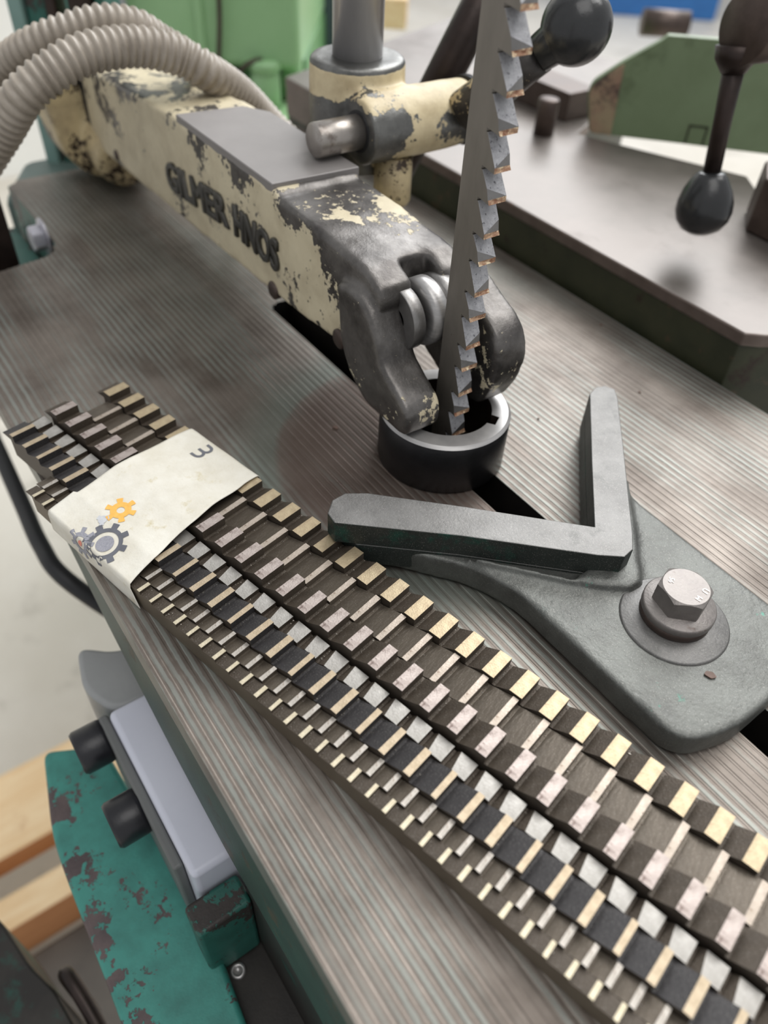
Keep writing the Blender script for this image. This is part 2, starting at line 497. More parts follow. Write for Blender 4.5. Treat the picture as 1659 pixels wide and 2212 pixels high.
prof = []      # (y, z) scalloped ridges
y = YL
k = 0
while y < YR - .01:
    ny = min(YR, y + PITCH)
    dz = random.uniform(.07, .17) if y < 0 else random.uniform(.12, .2)
    prof.append((y, ny, dz))
    y = ny
def strip(y0, y1, dz, xa, xb):
    ya, yb = y0 + (y1 - y0) * .30, y0 + (y1 - y0) * .72
    q = [(y0, 0), (ya, 0), (y0 + (y1 - y0) * .42, -dz), (y0 + (y1 - y0) * .60, -dz), (yb, 0), (y1, 0)]
    n = max(1, int((xb - xa) / 60))
    vs = []
    for i in range(n + 1):
        x = xa + (xb - xa) * i / n
        for (yy, zz) in q:
            vs.append((x, yy, zz))
    fs = []
    for i in range(n):
        for j in range(5):
            fs.append((i * 6 + j, i * 6 + 6 + j, i * 6 + 7 + j, i * 6 + 1 + j))
    mb.add(vs, fs, 0)
for (a, b, dz) in prof:
    segs = [(a, b)]
    for (p, q) in segs:
        c = (p + q) / 2
        xs = x_start(c)
        if q <= SL0 + .05 or p >= SL1 - .05:
            strip(p, q, dz, xs, X1)
        else:
            if p < SL0:
                strip(p, SL0, dz, xs, X1); p = SL0
            if q > SL1:
                strip(SL1, q, dz, xs, X1); q = SL1
            # rounded slot end
            t = ((p + q) / 2 - (SL0 + SL1) / 2) / ((SL1 - SL0) / 2)
            xe = SLX - 7.5 * math.sqrt(max(0, 1 - t * t))
            if q - p > .05: strip(p, q, dz, xs, xe)
# slot walls
sw = MB()
sw.box((SLX - 10, SL0 - 3, -56), (X1, SL0 - .05, -.4)); sw.box((SLX - 10, SL1 + .05, -56), (X1, SL1 + 3, -.4)); sw.box((SLX - 14, SL0 - 3, -56), (SLX - 8, SL1 + 3, -.4))
part('slot_wall', sw, 'slot', tb)
# plate body under the ridges, in two halves + rear
out_l = [(-298, -74.6), (-288, -77.2), (-281, -80.2), (-276, -87), (-273.5, -102), (-269.5, -146), (-267.5, -152.7), (X1, -152.7), (X1, -3), (SLX - 12, -3), (SLX - 12, 18), (X1, 18), (X1, YR), (X0, YR), (X0, -66), (-388, -74.4)]
mb.prism(out_l, 'z', -14, -.35, 0)
part('table_top', mb, 'table', tb)
ap = MB()
# left apron with wavy lower edge, follows the casting
pr = [(-270, -6), (-150, -9), (-110, -12), (-38, -50), (20, -68), (70, -75), (112, -70), (200, -75), (X1, -75), (X1, -1.2), (-270, -1.2)]
ap.prism(roundpoly(pr, 12, 5), 'y', YL + .3, YL + 9)
part('side_apron', ap, 'apron', tb, 1.0)
ap = MB(); ap.box((-395, YR - 9, -50), (X1, YR - .4, -1))
part('side_apron', ap, 'apron', tb, 1.0)
ap = MB(); ap.prism(roundpoly([(-298, -75.4), (-287, -78), (-280, -82), (-274, -96), (-268, -148), (-255, -148), (-255, -60), (-392, -58), (-392, -75.2)], 2), 'z', -60, -1.0)
ap.box((-392, -106, -90), (-309, -78, -30))
part('end_apron', ap, 'teal_dark', tb, 1.0)
mb = MB(); mb.box((SLX - 20, -12, -60), (X1, 30, -56)); part('slot_floor', mb, 'slot', tb)


def hexhead(r, h, c, axis, chamfer=True, rot=0):
    m = MB()
    ax = Vector(axis).normalized(); q = ax.to_track_quat('Z', 'Y')
    vs = []; n = 48
    def R(a):   # hexagon radius (corner radius r)
        a = (a + rot) % (PI / 3)
        return r * math.cos(PI / 6) / math.cos(a - PI / 6)
    rings = [(0, None), (h * .8, None), (h, r * .90)]
    for (z, rr) in rings:
        for k in range(n):
            a = 2 * PI * k / n
            rad = R(a) if rr is None else min(R(a), rr * .93)
            zz = z
            if rr is None and z > 0:
                zz = h - (R(a) - r * .84) * .62 - .1
                zz = min(zz, h - .1)
            vs.append(Vector(c) + q @ Vector((rad * math.cos(a), rad * math.sin(a), zz)))
    fs = []
    for i in range(2):
        for k in range(n):
            k2 = (k + 1) % n
            fs.append((i * n + k, i * n + k2, (i + 1) * n + k2, (i + 1) * n + k))
    fs.append(tuple(range(2 * n, 3 * n))); fs.append(tuple(range(n))[::-1])
    m.add(vs, fs, 0)
    return m


# bolt in the notch of the table
nb = hexhead(8.2, 7.5, (-313, -77.5, -5), (0, -1, 0), rot=.3)
nb.lathe([(.1, 0), (11.5, 0), (11.5, 1.6), (.1, 1.6)], 32, (-313, -75.6, -5), (0, -1, 0))
part('hex_bolt', nb, 'bright_bolt', tb)['label'] = 'bright hex bolt head in the rear notch'

# ============================================================ MACHINE FRAME below the table
fr = thing('machine_underbody', 'teal painted machine base under the table with a long chipped rim', 'machine base')
mb = MB()
rim = roundpoly([(-60, -200), (-46, -173), (12, -169), (66, -166), (110, -171), (230, -182), (330, -190), (330, -245), (200, -222), (78, -213), (11, -212), (-14, -211)], [6, 4, 20, 20, 20, 20, 0, 0, 20, 20, 10, 12])
mb.prism(rim, 'z', -190, -150)
part('rim', mb, 'teal', fr, 3, 3)
mb = MB(); mb.box((76, -150, -420), (330, -120, -76)); mb.box((68, -176, -300), (330, -140, -162))
part('side_casting', mb, 'frame', fr, 2)
mb = MB(); mb.box((68, -174, -160), (82, -150, -104))
part('cross_rib', mb, 'teal_dark', fr, 2)
for c in ((85.5, -164, -162), (124.5, -171, -162)):
    mb = MB(); mb.lathe([(3.6, 0), (3.6, 1.6), (3.0, 2.2), (1.7, 2.2), (1.7, 1.2), (0.1, 1.2)], 24, c, (0, 0, 1)); part('screw', mb, 'steel', fr)
mb = MB(); mb.box((-228, -460, -850), (120, -150, -765)); part('base_foot', mb, 'base_iron', fr, 6)

# dark casting at the bottom left and its lever
lv = thing('foot_bracket', 'dark green cast foot bracket at the lower left below the teal rim', 'bracket')
mb = MB(); mb.prism(roundpoly([(-62, -268), (-36, -257), (-5, -251), (14, -244), (60, -238), (120, -300), (-20, -330)], 6), 'z', -330, -250)
part('bracket_body', mb, 'frame', lv, 3)
mb = MB(); mb.tube(spline([(20, -236, -300), (8, -238, -262), (12, -236, -250), (30, -233, -252), (60, -230, -262)], 6), 4, 12)
part('hook', mb, 'dark', lv)

# ============================================================ CONTROL BOX
cb = thing('control_box', 'pale grey control box with two black knobs hung beside the table', 'control box')
mb = MB(); mb.box((-21, -167, -145), (67, -120, -87))
part('housing', mb, 'box', cb, 3, 3)
mb = MB(); mb.box((-24, -171.5, -146), (58, -167, -92))
part('shaded_front', mb, 'box_shade', cb, 1.5)  # dark sheet standing in for the box front lying in shadow
mb = MB(); mb.prism(roundpoly([(-66, -166), (-52, -150), (-50, -120), (-21, -120), (-21, -164), (-40, -172)], 8), 'z', -145, -90)
part('end_cover', mb, 'cover', cb, 5, 4)
for x in (-18, 22):
    mb = MB(); mb.lathe([(10, 0), (10.5, 2), (10.5, 13), (9.5, 14.5), (.1, 14.5)], 32, (x, -171, -103), (0, -1, 0))
    part('round_knob', mb, 'plastic', cb)

# ============================================================ PALLET (boards on the floor)
pa = thing('wooden_pallet', 'pale pine pallet boards on the floor behind the teal rim', 'pallet')
for (x0, x1, z0, z1) in ((-420, -316, -738, -700), (-273, -235, -775, -700)):
    mb = MB(); mb.box((x0, -620, z0), (x1, 160, z1))
    mb.m[3] = 1
    o = part('board', mb, ['wood', 'wood_end'], pa, 2)
mb = MB(); mb.box((-450, 20, -850), (-180, 110, -760)); mb.box((-450, -560, -850), (-180, -470, -760))
part('bearer', mb, 'wood_end', pa)

# black cable hanging left of the table
mb = MB(); mb.tube(spline([(-420, -150, -100), (-353, -149, -130), (-317, -149, -145), (-246, -152, -150), (-200, -154, -148), (-165, -150, -150), (-130, -120, -190)], 10), 5.5, 16)
tag(part('black_cable', mb, 'rubber'), 'black rubber cable hanging beyond the left edge of the table', 'cable')

# ============================================================ GUIDE ARM
arm = thing('guide_arm', 'cream painted cast arm over the table, paint chipped, forked steel grey nose', 'machine arm', loc=(0, 0, 0))
mb = MB()
# body: lofted cross sections (x, yl, yr, zb, zt)
secs = [(-352, -21, 17, 30, 78), (-330, -22, 20, 31, 81), (-204, -22, 23, 34.5, 90), (-104, -22, 23, 38, 90), (-102, -22, 23, 38, 87.5), (-70, -22, 23, 40, 87), (-36, -21.5, 22.5, 42, 84)]
vs = []
for (x, a, b, c, d) in secs:
    vs += [(x, a, c), (x, b, c), (x, b, d), (x, a, d)]
fs = [(0, 3, 2, 1), tuple(len(vs) - 4 + i for i in range(4))]
for i in range(len(secs) - 1):
    for j in range(4):
        j2 = (j + 1) % 4
        fs.append((i * 4 + j, i * 4 + j2, i * 4 + 4 + j2, i * 4 + 4 + j))
mb.add(vs, fs)
# nose hood above the fork, with a notch in the middle
hood = [(-60, 60), (-60, 86), (-36, 84.5), (-25, 80), (-23, 73), (-27, 66)]
mb.prism(hood, 'y', -21.5, -4.5); mb.prism(hood, 'y', 9, 22.5)
mb.prism([(-60, 74), (-60, 86), (-38, 84), (-36, 76)], 'y', -8, 12)
# fork jaws (same profile both sides)
jaw = roundpoly([(-50, 74), (-34, 76), (-25, 71), (-19, 62), (-16, 53), (-7, 47.5), (2, 42), (4.5, 36), (3.5, 27.5), (-26, 27), (-39, 36), (-46, 46)], 5, 4)
mb.prism(jaw, 'y', -26, -8)
jaw2 = roundpoly([(-50, 74), (-34, 79), (-20, 78), (-8, 72), (2, 68.5), (9, 62), (10.5, 52), (9, 42), (2, 27.5), (-20, 27), (-39, 36), (-46, 46)], 5, 4)
mb.prism(jaw2, 'y', 14, 30)
cast('arm_body', mb, ['cream'], arm, 1.1, 9, .6, .35, 60)
mb = MB(); mb.prism([(-204, -21.7), (-200, 14), (-186, 22.6), (-104, 22.6), (-106.5, -21.7)], 'z', 86, 91.8)
part('machined_pad', mb, 'pad', arm, .6)['label'] = 'flat grey machined pad on top'
# raised lettering
def text(name, s, size, mats, parent, mtx, depth, spacing=1.0, bevel=0.0):
    cu = bpy.data.curves.new(name, 'FONT'); cu.body = s; cu.size = size * U; cu.extrude = depth * U
    cu.space_character = spacing; cu.bevel_depth = bevel * U; cu.offset = 0.0
    cu.resolution_u = 3
    to = bpy.data.objects.new(name, cu); COL.objects.link(to)
    dg = bpy.context.evaluated_depsgraph_get()
    me = bpy.data.meshes.new_from_object(to.evaluated_get(dg), depsgraph=dg)
    bpy.data.objects.remove(to)
    me.materials.clear(); me.materials.append(M[mats])
    me.transform(mtx)
    o = obj(name, me, parent)
    return o
def fit_text(o, width, height, depth=None):
    xs = [v.co.x for v in o.data.vertices]; ys = [v.co.y for v in o.data.vertices]
    x0, x1, y0, y1 = min(xs), max(xs), min(ys), max(ys)
    for v in o.data.vertices:
        v.co.x = (v.co.x - x0) / (x1 - x0) * width * U
        v.co.y = (v.co.y - y0) / (y1 - y0) * height * U
RX = Matrix.Rotation(PI / 2, 4, 'X')
for (s, xa, xb, za, zb, ra) in (('GILMER', -224, -151, 47.2, 63.2, -4.6), ('HNOS', -145, -102, 52.6, 69.0, 1.2)):
    o = text('raised_lettering', s, 18, 'dark_letter', arm, Matrix.Identity(4), 1.0, 1.0, .55)
    fit_text(o, xb - xa, zb - za)
    o.data.transform(Matrix.Translation((xa * U, -22.2 * U, za * U)) @ Matrix.Rotation(math.radians(ra), 4, 'Y') @ RX)
# screws on the side of the arm
for (x, z, r) in ((-110, 39.5, 4.5), (-52, 44, 4.5), (-307, 38, 3.2)):
    mb = MB(); mb.lathe([(r, -2), (r, .7), (r * .8, 1.3), (.1, 1.3)], 20, (x, -21.8, z), (0, -1, 0))
    part('slotted_screw', mb, 'brown', arm)
# rollers between the jaws
mb = MB(); mb.lathe([(5, 0), (12.5, 0), (14, 1.4), (14, 6.6), (12.5, 8), (5, 8)], 48, (-24.5, -3, 65), (0, 1, 0), closed=True)
part('guide_roller', mb, 'steel', arm)
mb = MB(); mb.lathe([(13, 0), (13.3, .5), (13.3, 5.5), (12.8, 6), (.1, 6)], 48, (-26, -12, 64), (0, 1, 0))
part('roller_washer', mb, 'iron', arm)
mb = MB(); mb.lathe([(5, 0), (12.5, 0), (14, 1.4), (14, 6.6), (12.5, 8), (5, 8)], 48, (-26, 6, 64), (0, 1, 0), closed=True)
part('guide_roller', mb, 'iron', arm)
mb = MB(); mb.lathe([(4.8, 0), (4.8, 36)], 24, (-25, -12, 64.5), (0, 1, 0)); part('roller_pin', mb, 'iron', arm)
# rear flange (upright boss the arm swings on)
mb = MB()
mb.prism(roundpoly([(-46, 62), (-40, 22), (-24, 6), (0, 1), (22, 3), (30, 20), (30, 70), (20, 84), (-20, 86), (-40, 80)], 12, 5), 'x', -392, -358)
mb.lathe([(20, 0), (21, 3), (21, 30), (17, 34), (.1, 34)], 32, (-366, -6, 30), (.93, 0, -.2))
cast('rear_flange', mb, ['flange'], arm, 1.6, 6, .6, .3)
mb = MB(); mb.box((-359, -21, 20), (-350, 18, 78)); part('joint_gap_shade', mb, 'rubber', arm)  # black block filling the joint, in place of the shade inside it
fb = hexhead(11, 11, (-366, -44, 66), (0, -1, 0), rot=.2)
part('flange_bolt', fb, 'rubber', arm)

# ============================================================ COLUMN BRACKET, POST, LEVER
br = thing('column_bracket', 'cream and bare metal tee bracket clamped round the steel post', 'bracket')
mb = MB()
mb.lathe([(23, 0), (23.3, 30), (23, 46), (22, 48.2), (.1, 48.2)], 48, (-147.4, 50, 75.5))
mb.lathe([(14.6, 0), (15.4, 20), (15.4, 40), (15, 62), (13.5, 63.5), (.1, 63.5)], 40, (-121, 33, 100), (0, 1, 0))
mb.box((-140, 36, 84), (-120, 62, 116))
cast('clamp_body', mb, ['cream2'], br, 1.0, 5, .6, .3, 70)
mb = MB(); mb.lathe([(8.5, 0), (9.5, 2), (9.5, 24)], 28, (-120, 54, 63)); part('lower_stub', mb, 'flange', br)
mb = MB(); mb.lathe([(.1, 0), (6.6, 0), (7.6, .9), (7.6, 30)], 36, (-121, 8.5, 100), (0, 1, 0)); part('cross_pin', mb, 'pin', br)
mb = MB(); mb.lathe([(9.2, 0), (9.2, .8)], 36, (-121, 32.6, 100), (0, 1, 0)); part('pin_hole_shade', mb, 'rubber', br)  # black disc round the pin, painted in for the shade of the hole
mb = MB(); mb.lathe([(15.8, 0), (15.8, 4), (13, 4.2), (13, 11)], 40, (-121, 96, 100), (0, 1, 0)); part('end_collar', mb, 'black_steel', br)
ld = thing('ball_lever', 'dark ball ended clamping lever with cream paint traces behind the toothed broach', 'lever')
mb = MB()
cpos = Vector((191.4, -181.8, 0)); fw = Vector((-.78668, .61736, 0)); rt = Vector((.61736, .78668, 0))
def FR(F, s, z):
    p = cpos + fw * F + rt * s; return (p.x, p.y, z)
P0, P1 = Vector(FR(400, 24, 104)), Vector(FR(396, 58, 133))
ax = (P1 - P0)
mb.lathe([(.1, 0), (9.5, 0), (9.5, ax.length * .5), (8.3, ax.length * .8), (8.0, ax.length)], 32, P0, ax)
part('lever_shank', mb, 'lever_paint', ld)
PB = Vector(FR(392, 70, 145))
mb = MB(); R0 = 15.6
mb.lathe([(8, -19)] + [(R0 * math.sin(a), -R0 * math.cos(a)) for a in [math.radians(x) for x in range(34, 181, 8)]] + [(.05, R0)], 48, PB, ax)
part('ball_knob', mb, 'knob', ld)
mb = MB(); mb.lathe([(12, 0), (12, 380), (11, 381), (.1, 381)], 48, (-147.4, 50, 116)); tag(part('steel_post', mb, 'post'), 'bright vertical ground steel post standing in the cream bracket', 'post')
A, B = Vector(FR(440, -6, 60)), Vector(FR(500, 62, 190))
mb = MB(); mb.lathe([(.1, 0), (10, 0), (10, (B - A).length)], 36, A, B - A); 
tag(part('round_bar', mb, 'dark'), 'dark brown slanting round bar behind the steel post', 'bar')

# ============================================================ TOOTHED BROACH IN THE RING
def EG(z): return -.8 + (z - 20) / 160
bv = thing('keyway_broach', 'upright tapered toothed broach standing in the dark ring', 'broach', loc=(0, 0, 0))
mb = MB()
mb.prism([(-9.6, -20), (EG(-20), -20), (EG(182), 182), (-9.6, 182)], 'y', 0, 7.6)
part('blade', mb, 'broach_flat', bv)
zs = [176.9, 165.3, 154.0, 142.7, 130.9, 120.4, 108.2, 98.0, 85.5, 74.9, 62.3, 52.0, 39.4, 29.0, 17.6, 6.2]
for i, z in enumerate(zs):
    tip = 3.9 + (z - 20) / 120 * 2.5
    root = -.2 + (z - 20) / 160 * 1.0
    zt = zs[i - 1] if i else z + 11.4
    h = zt - z - .3
    y0, y1 = 0, 7.6
    # profile (x, z): cutting face at the bottom (slightly hooked), narrow land, long sloping back
    lw = 1.9
    def pt(x, zz, yy): return (x, yy, zz)
    s = (i % 2 == 0)
    # chip-breaker bevel removes one corner between land and back
    zl = z + lw
    nb_, fb_ = (y0, y1) if s else (y1, y0)
    cut = 3.1
    def backx(zz): return tip + (root - tip) * (zz - zl) / (z + h - zl)
    mb = MB()
    V = [pt(EG(z + 1.0), z + 1.0, y0), pt(EG(z + 1.0), z + 1.0, y1),            # 0,1 root under face
         pt(tip, z, y0), pt(tip, z, y1),                           # 2,3 cutting edge
         pt(tip, zl, nb_), pt(tip - .9, zl - .5, fb_),             # 4 land top (full), 5 land top (bevelled corner)
         pt(backx(zl + cut), zl + cut, fb_),                       # 6 bevel upper end
         pt(root, z + h, y0), pt(root, z + h, y1),                 # 7,8 back root
         pt(EG(z + h), z + h, y0), pt(EG(z + h), z + h, y1)]                 # 9,10
    nbr, fbr = (7, 8) if s else (8, 7)
    nce, fce = (2, 3) if s else (3, 2)
    nrt, frt = (0, 1) if s else (1, 0)
    nbk, fbk = (9, 10) if s else (10, 9)
    mb.add(V, [(0, 1, 3, 2)], 0)                   # cutting face
    b = len(mb.v) - len(V)
    def F(ix, mi): mb.f.append([b + q for q in ix]); mb.m.append(mi); mb.sm.append(False)
    F((nce, fce, 5, 4), 1)                          # land (rusty)
    F((4, 5, 6), 2)                                 # bevel facet
    F((4, 6, fbr, nbr), 3)                          # sloping back
    F((nrt, nce, 4, nbr, nbk), 0)
    F((frt, fce, 5, 6, fbr, fbk), 0)
    F((nbr, fbr, fbk, nbk), 0); F((nrt, nbk, fbk, frt), 0)
    part('tooth', mb, ['broach_flat', 'rust_land', 'iron', 'broach_tooth'], bv)

# ============================================================ RING
RG = (-7, 4.2)
mb = MB()
RO, RI, H, ch = 28.7, 20.3, 26.1, 1.3
n = 180
kw = 2.7     # half width of the key slot
vs = []; fs = []; mi = []
rings = []
def ringpts(rf, z): return [(RG[0] + rf(a) * math.cos(a), RG[1] + rf(a) * math.sin(a), z) for a in [2 * PI * k / n for k in range(n)]]
def rin(a):
    a = (a - math.radians(31) + PI) % (2 * PI) - PI
    if abs(RI * math.sin(a)) < kw and abs(a) < 1: return (RI + 3.4) / math.cos(a)
    return RI
L = [ringpts(lambda a: RO, .8), ringpts(lambda a: RO, H - ch), ringpts(lambda a: RO - ch, H), ringpts(rin, H), ringpts(rin, 0), ringpts(lambda a: RO - .8, 0)]
for r in L: vs += r
mats_idx = [0, 1, 1, 2, 0, 0]
me_mb = MB()
me_mb.add(vs, [], 0)
for i in range(6):
    i2 = (i + 1) % 6
    for k in range(n):
        k2 = (k + 1) % n
        me_mb.f.append([i * n + k, i * n + k2, i2 * n + k2, i2 * n + k]); me_mb.m.append(mats_idx[i]); me_mb.sm.append(i in (0, 5))
tag(part('steel_ring', me_mb, ['black_steel', 'steel', 'dark'], org=(RG[0], RG[1], 0)), 'black steel ring with bright top face and a keyway cut, round the upright broach', 'ring')

# ============================================================ V BLOCK
vb = thing('v_block', 'grey green cast V shaped stop block bolted to the right of the table', 'v block')

VTOP = [(18.9, 68.1), (16.8, 73.9), (18.2, 78.7), (22.6, 80.8), (28.1, 76.8), (52.5, 53.5), (90.2, 17.0), (95.6, 11.0), (96.5, 5.5), (90.4, -2.3), (55.8, -38.0),
        (24.6, -73.9), (19.0, -73.4), (14.0, -68.0), (13.4, -61.8), (18.0, -54.4), (44.2, -27.4), (79.5, 7.4), (53.2, 33.4)]
def clip(poly, lim=-72.6, ang=math.radians(12.8)):
    """keep the part of a polygon clear of the outermost broach"""
    f = lambda p: -p[0] * math.sin(ang) + p[1] * math.cos(ang) - lim
    out = []
    for a, b in zip(poly, poly[1:] + poly[:1]):
        fa, fb = f(a), f(b)
        if fa >= 0: out.append(a)
        if fa * fb < 0:
            t_ = fa / (fa - fb); out.append((a[0] + (b[0] - a[0]) * t_, a[1] + (b[1] - a[1]) * t_))
    return out
mb = MB()
base = roundpoly([(30, 64), (60, 47), (76, 44.5), (158, 44.5), (161.5, 30), (161.5, -10), (155, -28.5), (118, -29.5), (80, -30), (62, -37), (26, -66), (22, -58), (84, 6), (28, 62)], [3, 8, 10, 14, 20, 14, 9, 10, 14, 12, 2, 2, 2, 2], 6)
mb.prism(clip(base, -71.6), 'z', .2, 12.2)
# fillets between the limbs and the base
mb.prism([(90, -12), (64, -34), (60, -36), (86, -14), (96, -6), (104, 4), (104, 10), (94, 20), (64, 48), (60, 46), (88, 18)], 'z', 10, 15.5)
cast('casting', mb, ['vcast'], vb, 1.0, 7, .6, .25, 60)
mb = MB(); mb.lathe([(.1, 0), (19.6, 0), (19.4, 2.0), (18.8, 2.4), (.1, 2.4)], 64, (121.6, 8.2, 10.6)); part('spot_face', mb, 'vtop', vb)
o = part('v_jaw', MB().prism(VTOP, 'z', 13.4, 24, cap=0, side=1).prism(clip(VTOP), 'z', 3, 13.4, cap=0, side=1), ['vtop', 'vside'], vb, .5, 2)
o['label'] = 'V shaped upright wall with pale ground top'
for (r, z0, z1) in ((12.6, 12.9, 16.2), (12.9, 16.3, 19.6)):
    mb = MB(); mb.lathe([(.1, 0), (r - .4, 0), (r, .4), (r, z1 - z0 - .5), (r - .5, z1 - z0), (.1, z1 - z0)], 64, (120.3, 9.6, z0)); part('washer', mb, 'brown' if z0 < 14 else 'bolt', vb)
hb = hexhead(9.7, 8.2, (119.6, 10.0, 19.5), (0, 0, 1), rot=math.radians(14))
hbo = part('hex_bolt', hb, 'bolt', vb)
for (s, sz, x, y, a) in (('56', 2.6, 113.4, 8.4, -62), ('U', 3.2, 123.4, 14.8, -80), ('M', 2.8, 126.6, 8.2, 100)):
    o = text('stamped_mark', s, sz, 'stamp', hbo, Matrix.Identity(4), .05, 1.0, .06)
    o.data.transform(Matrix.Translation((x * U, y * U, 27.78 * U)) @ Matrix.Rotation(math.radians(a), 4, 'Z'))
mb = MB(); mb.prism(roundpoly([(0, 0), (2.6, .6), (3.4, 2.6), (1.2, 3.2), (-.4, 1.6)], .5), 'z', 0, .4)
o = part('dirt_flake', mb, 'debris'); o.location = (.1426, -.002, .01262); tag(o, 'tiny brown flake lying on the V block base', 'flake')

# ============================================================ BUNDLE OF BROACHES
ANG = math.radians(12.8)
bundle_group = 'toothed broaches taped side by side'
# n0, n1, land z, drop, period, phase(cutting edge), first edge, land length, land mat, gullet mat, side mat, label
rows = [
    ('golden teeth', -84.0, -73.0, 12.5, 3.6, 11.42, 98.9, -127.0, 4.9, 'gold', 'gullet', 'dark_side', 'toothed steel broach with golden worn lands, outermost next to the V block'),
    ('thin', -98.4, -84.2, 11.6, 2.9, 12.10, 98.3, -125.3, 2.5, 'tan', 'gullet_brown', 'dark_side', 'wide toothed broach with thin pale lands, between the golden and the pink toothed ones'),
    ('pink', -109.7, -98.6, 14.6, 3.8, 11.15, 102.9, -131.2, 4.1, 'pink', 'gullet', 'dark_side', 'tallest toothed broach with mottled pinkish lands and dark flank'),
    ('grey', -118.2, -111.0, 10.6, 2.0, 9.05, 92.8, -134.0, 6.3, 'grey', 'gullet', 'dark_side', 'low broach with broad square brushed grey lands'),
    ('sand', -129.2, -118.3, 12.3, 3.3, 10.15, 99.5, -132.6, 2.3, 'sand', 'gullet_black', 'dark_side', 'toothed broach with near black gullets and narrow sandy lands'),
    ('silver', -136.2, -129.3, 9.9, 1.9, 6.88, 100.6, -97.8, 1.6, 'pearl', 'gullet_brown', 'dark_side', 'narrow fine toothed broach with silver lands, second from the table edge'),
    ('cream', -141.5, -136.3, 9.8, 1.5, 6.98, 97.9, -100.2, 1.5, 'cream_land', 'gullet', 'side', 'narrowest fine toothed broach with cream lands and bare brown side, nearest the table edge'),
]
E_END = 262
for (nm, n0, n1, zl, dr, per, ph, first, ll, lm, gm, smt, label) in rows:
    n0 += .12; n1 -= .12
    t = thing('toothed_broach', label, 'broach', bundle_group, rz=ANG)
    base_z = zl - dr
    k0 = math.ceil((first - ph) / per - .45)
    e_first = ph + k0 * per
    mb = MB()
    mb.box((e_first - ll - .8, n0, .15), (E_END, n1, base_z), 0)
    o = part('body', mb, [smt], t)
    tooth_meshes = []
    for v in range(3):
        tm = MB()
        j = [random.uniform(-.12, .12) for _ in range(4)]
        if nm in ('sand', 'thin'): j = [random.uniform(-.35, .35) for _ in range(4)]
        flat = per * .10
        g = per - ll - flat                     # slope length
        slope_h = dr * (.55 if nm not in ('grey',) else .8)
        # profile along e, cutting edge at 0:  land [-ll,0], slope down to -(per-flat)
        def cs(yy, jl):
            l_ = ll + jl
            return [(-per + .02, yy, -dr), (-per + flat, yy, -dr + .05), (-l_ - g * .0, yy, 0 - .25 * (nm != 'grey')), (-l_ + .02, yy, 0), (0, yy, 0), (0 - .05, yy, -dr)]
        A_, B_ = cs(n0, j[0]), cs(n1, j[1])
        if nm == 'grey':   # rounded inner corner on the broad lands
            A_[2] = (A_[2][0] + 1.2, n0, 0); A_[3] = (A_[3][0] + 1.2, n0, 0)
        m6 = 6
        V = A_ + B_
        Fs = [((0, 1, 7, 6), 0), ((1, 2, 8, 7), 0), ((2, 3, 9, 8), 0), ((3, 4, 10, 9), 1), ((4, 5, 11, 10), 0),
              ((0, 5, 4, 3, 2, 1), 2), ((6, 7, 8, 9, 10, 11), 2)]
        for ff, mi in Fs: tm.add([], [], 0)
        tm.v = V
        for ff, mi in Fs: tm.f.append(list(ff)); tm.m.append(mi); tm.sm.append(False)
        me = tm.mesh('tooth', [gm, lm, smt if nm != 'gold' else 'tooth_flank_gold' if 'tooth_flank_gold' in M else smt])
        tooth_meshes.append(me)
    e = e_first; i = 0
    while e < E_END:
        o = bpy.data.objects.new('tooth', tooth_meshes[i % 3]); COL.objects.link(o)
        o.parent = t; o.location = (e * U, 0, zl * U)
        e += per; i += 1

# small bright chips lying in the gullets: nobody could count them
mb = MB()
rc = random.Random(9)
ca, sa = math.cos(ANG), math.sin(ANG)
for i in range(2600):
    r = rc.choice(rows[:3] * 3 + rows[3:5] * 2 + rows[5:])
    n = rc.uniform(r[1] + .5, r[2] - .5)
    k = rc.randint(-18, 12)
    e = r[6] + k * r[5] + abs(rc.gauss(0, .8)) + .15
    if e < -30 or e > 250: continue
    z = r[3] - r[4] + .1
    s = rc.uniform(.06, .2) if rc.random() < .93 else rc.uniform(.2, .45)
    x, y = e * ca - n * sa, e * sa + n * ca
    a = rc.uniform(0, 6.28)
    pts = [(x + s * math.cos(a + q) * (1.7 if qi == 0 else 1), y + s * math.sin(a + q), z + rc.uniform(-.02, s * .8)) for qi, q in enumerate((0, 2.1, 4.2))] + [(x, y, z + s)]
    mb.add(pts, [(0, 1, 2), (0, 1, 3), (1, 2, 3), (2, 0, 3)], 0)
o = tag(part('metal_chips', mb, 'glint'), 'fine bright metal chips scattered in the gullets of the broaches', 'metal chips'); o['kind'] = 'stuff'

# ============================================================ PAPER TAPE
tp = thing('paper_tape', 'soiled white paper tape printed with gears, wrapped round the broach bundle', 'tape', rz=ANG)
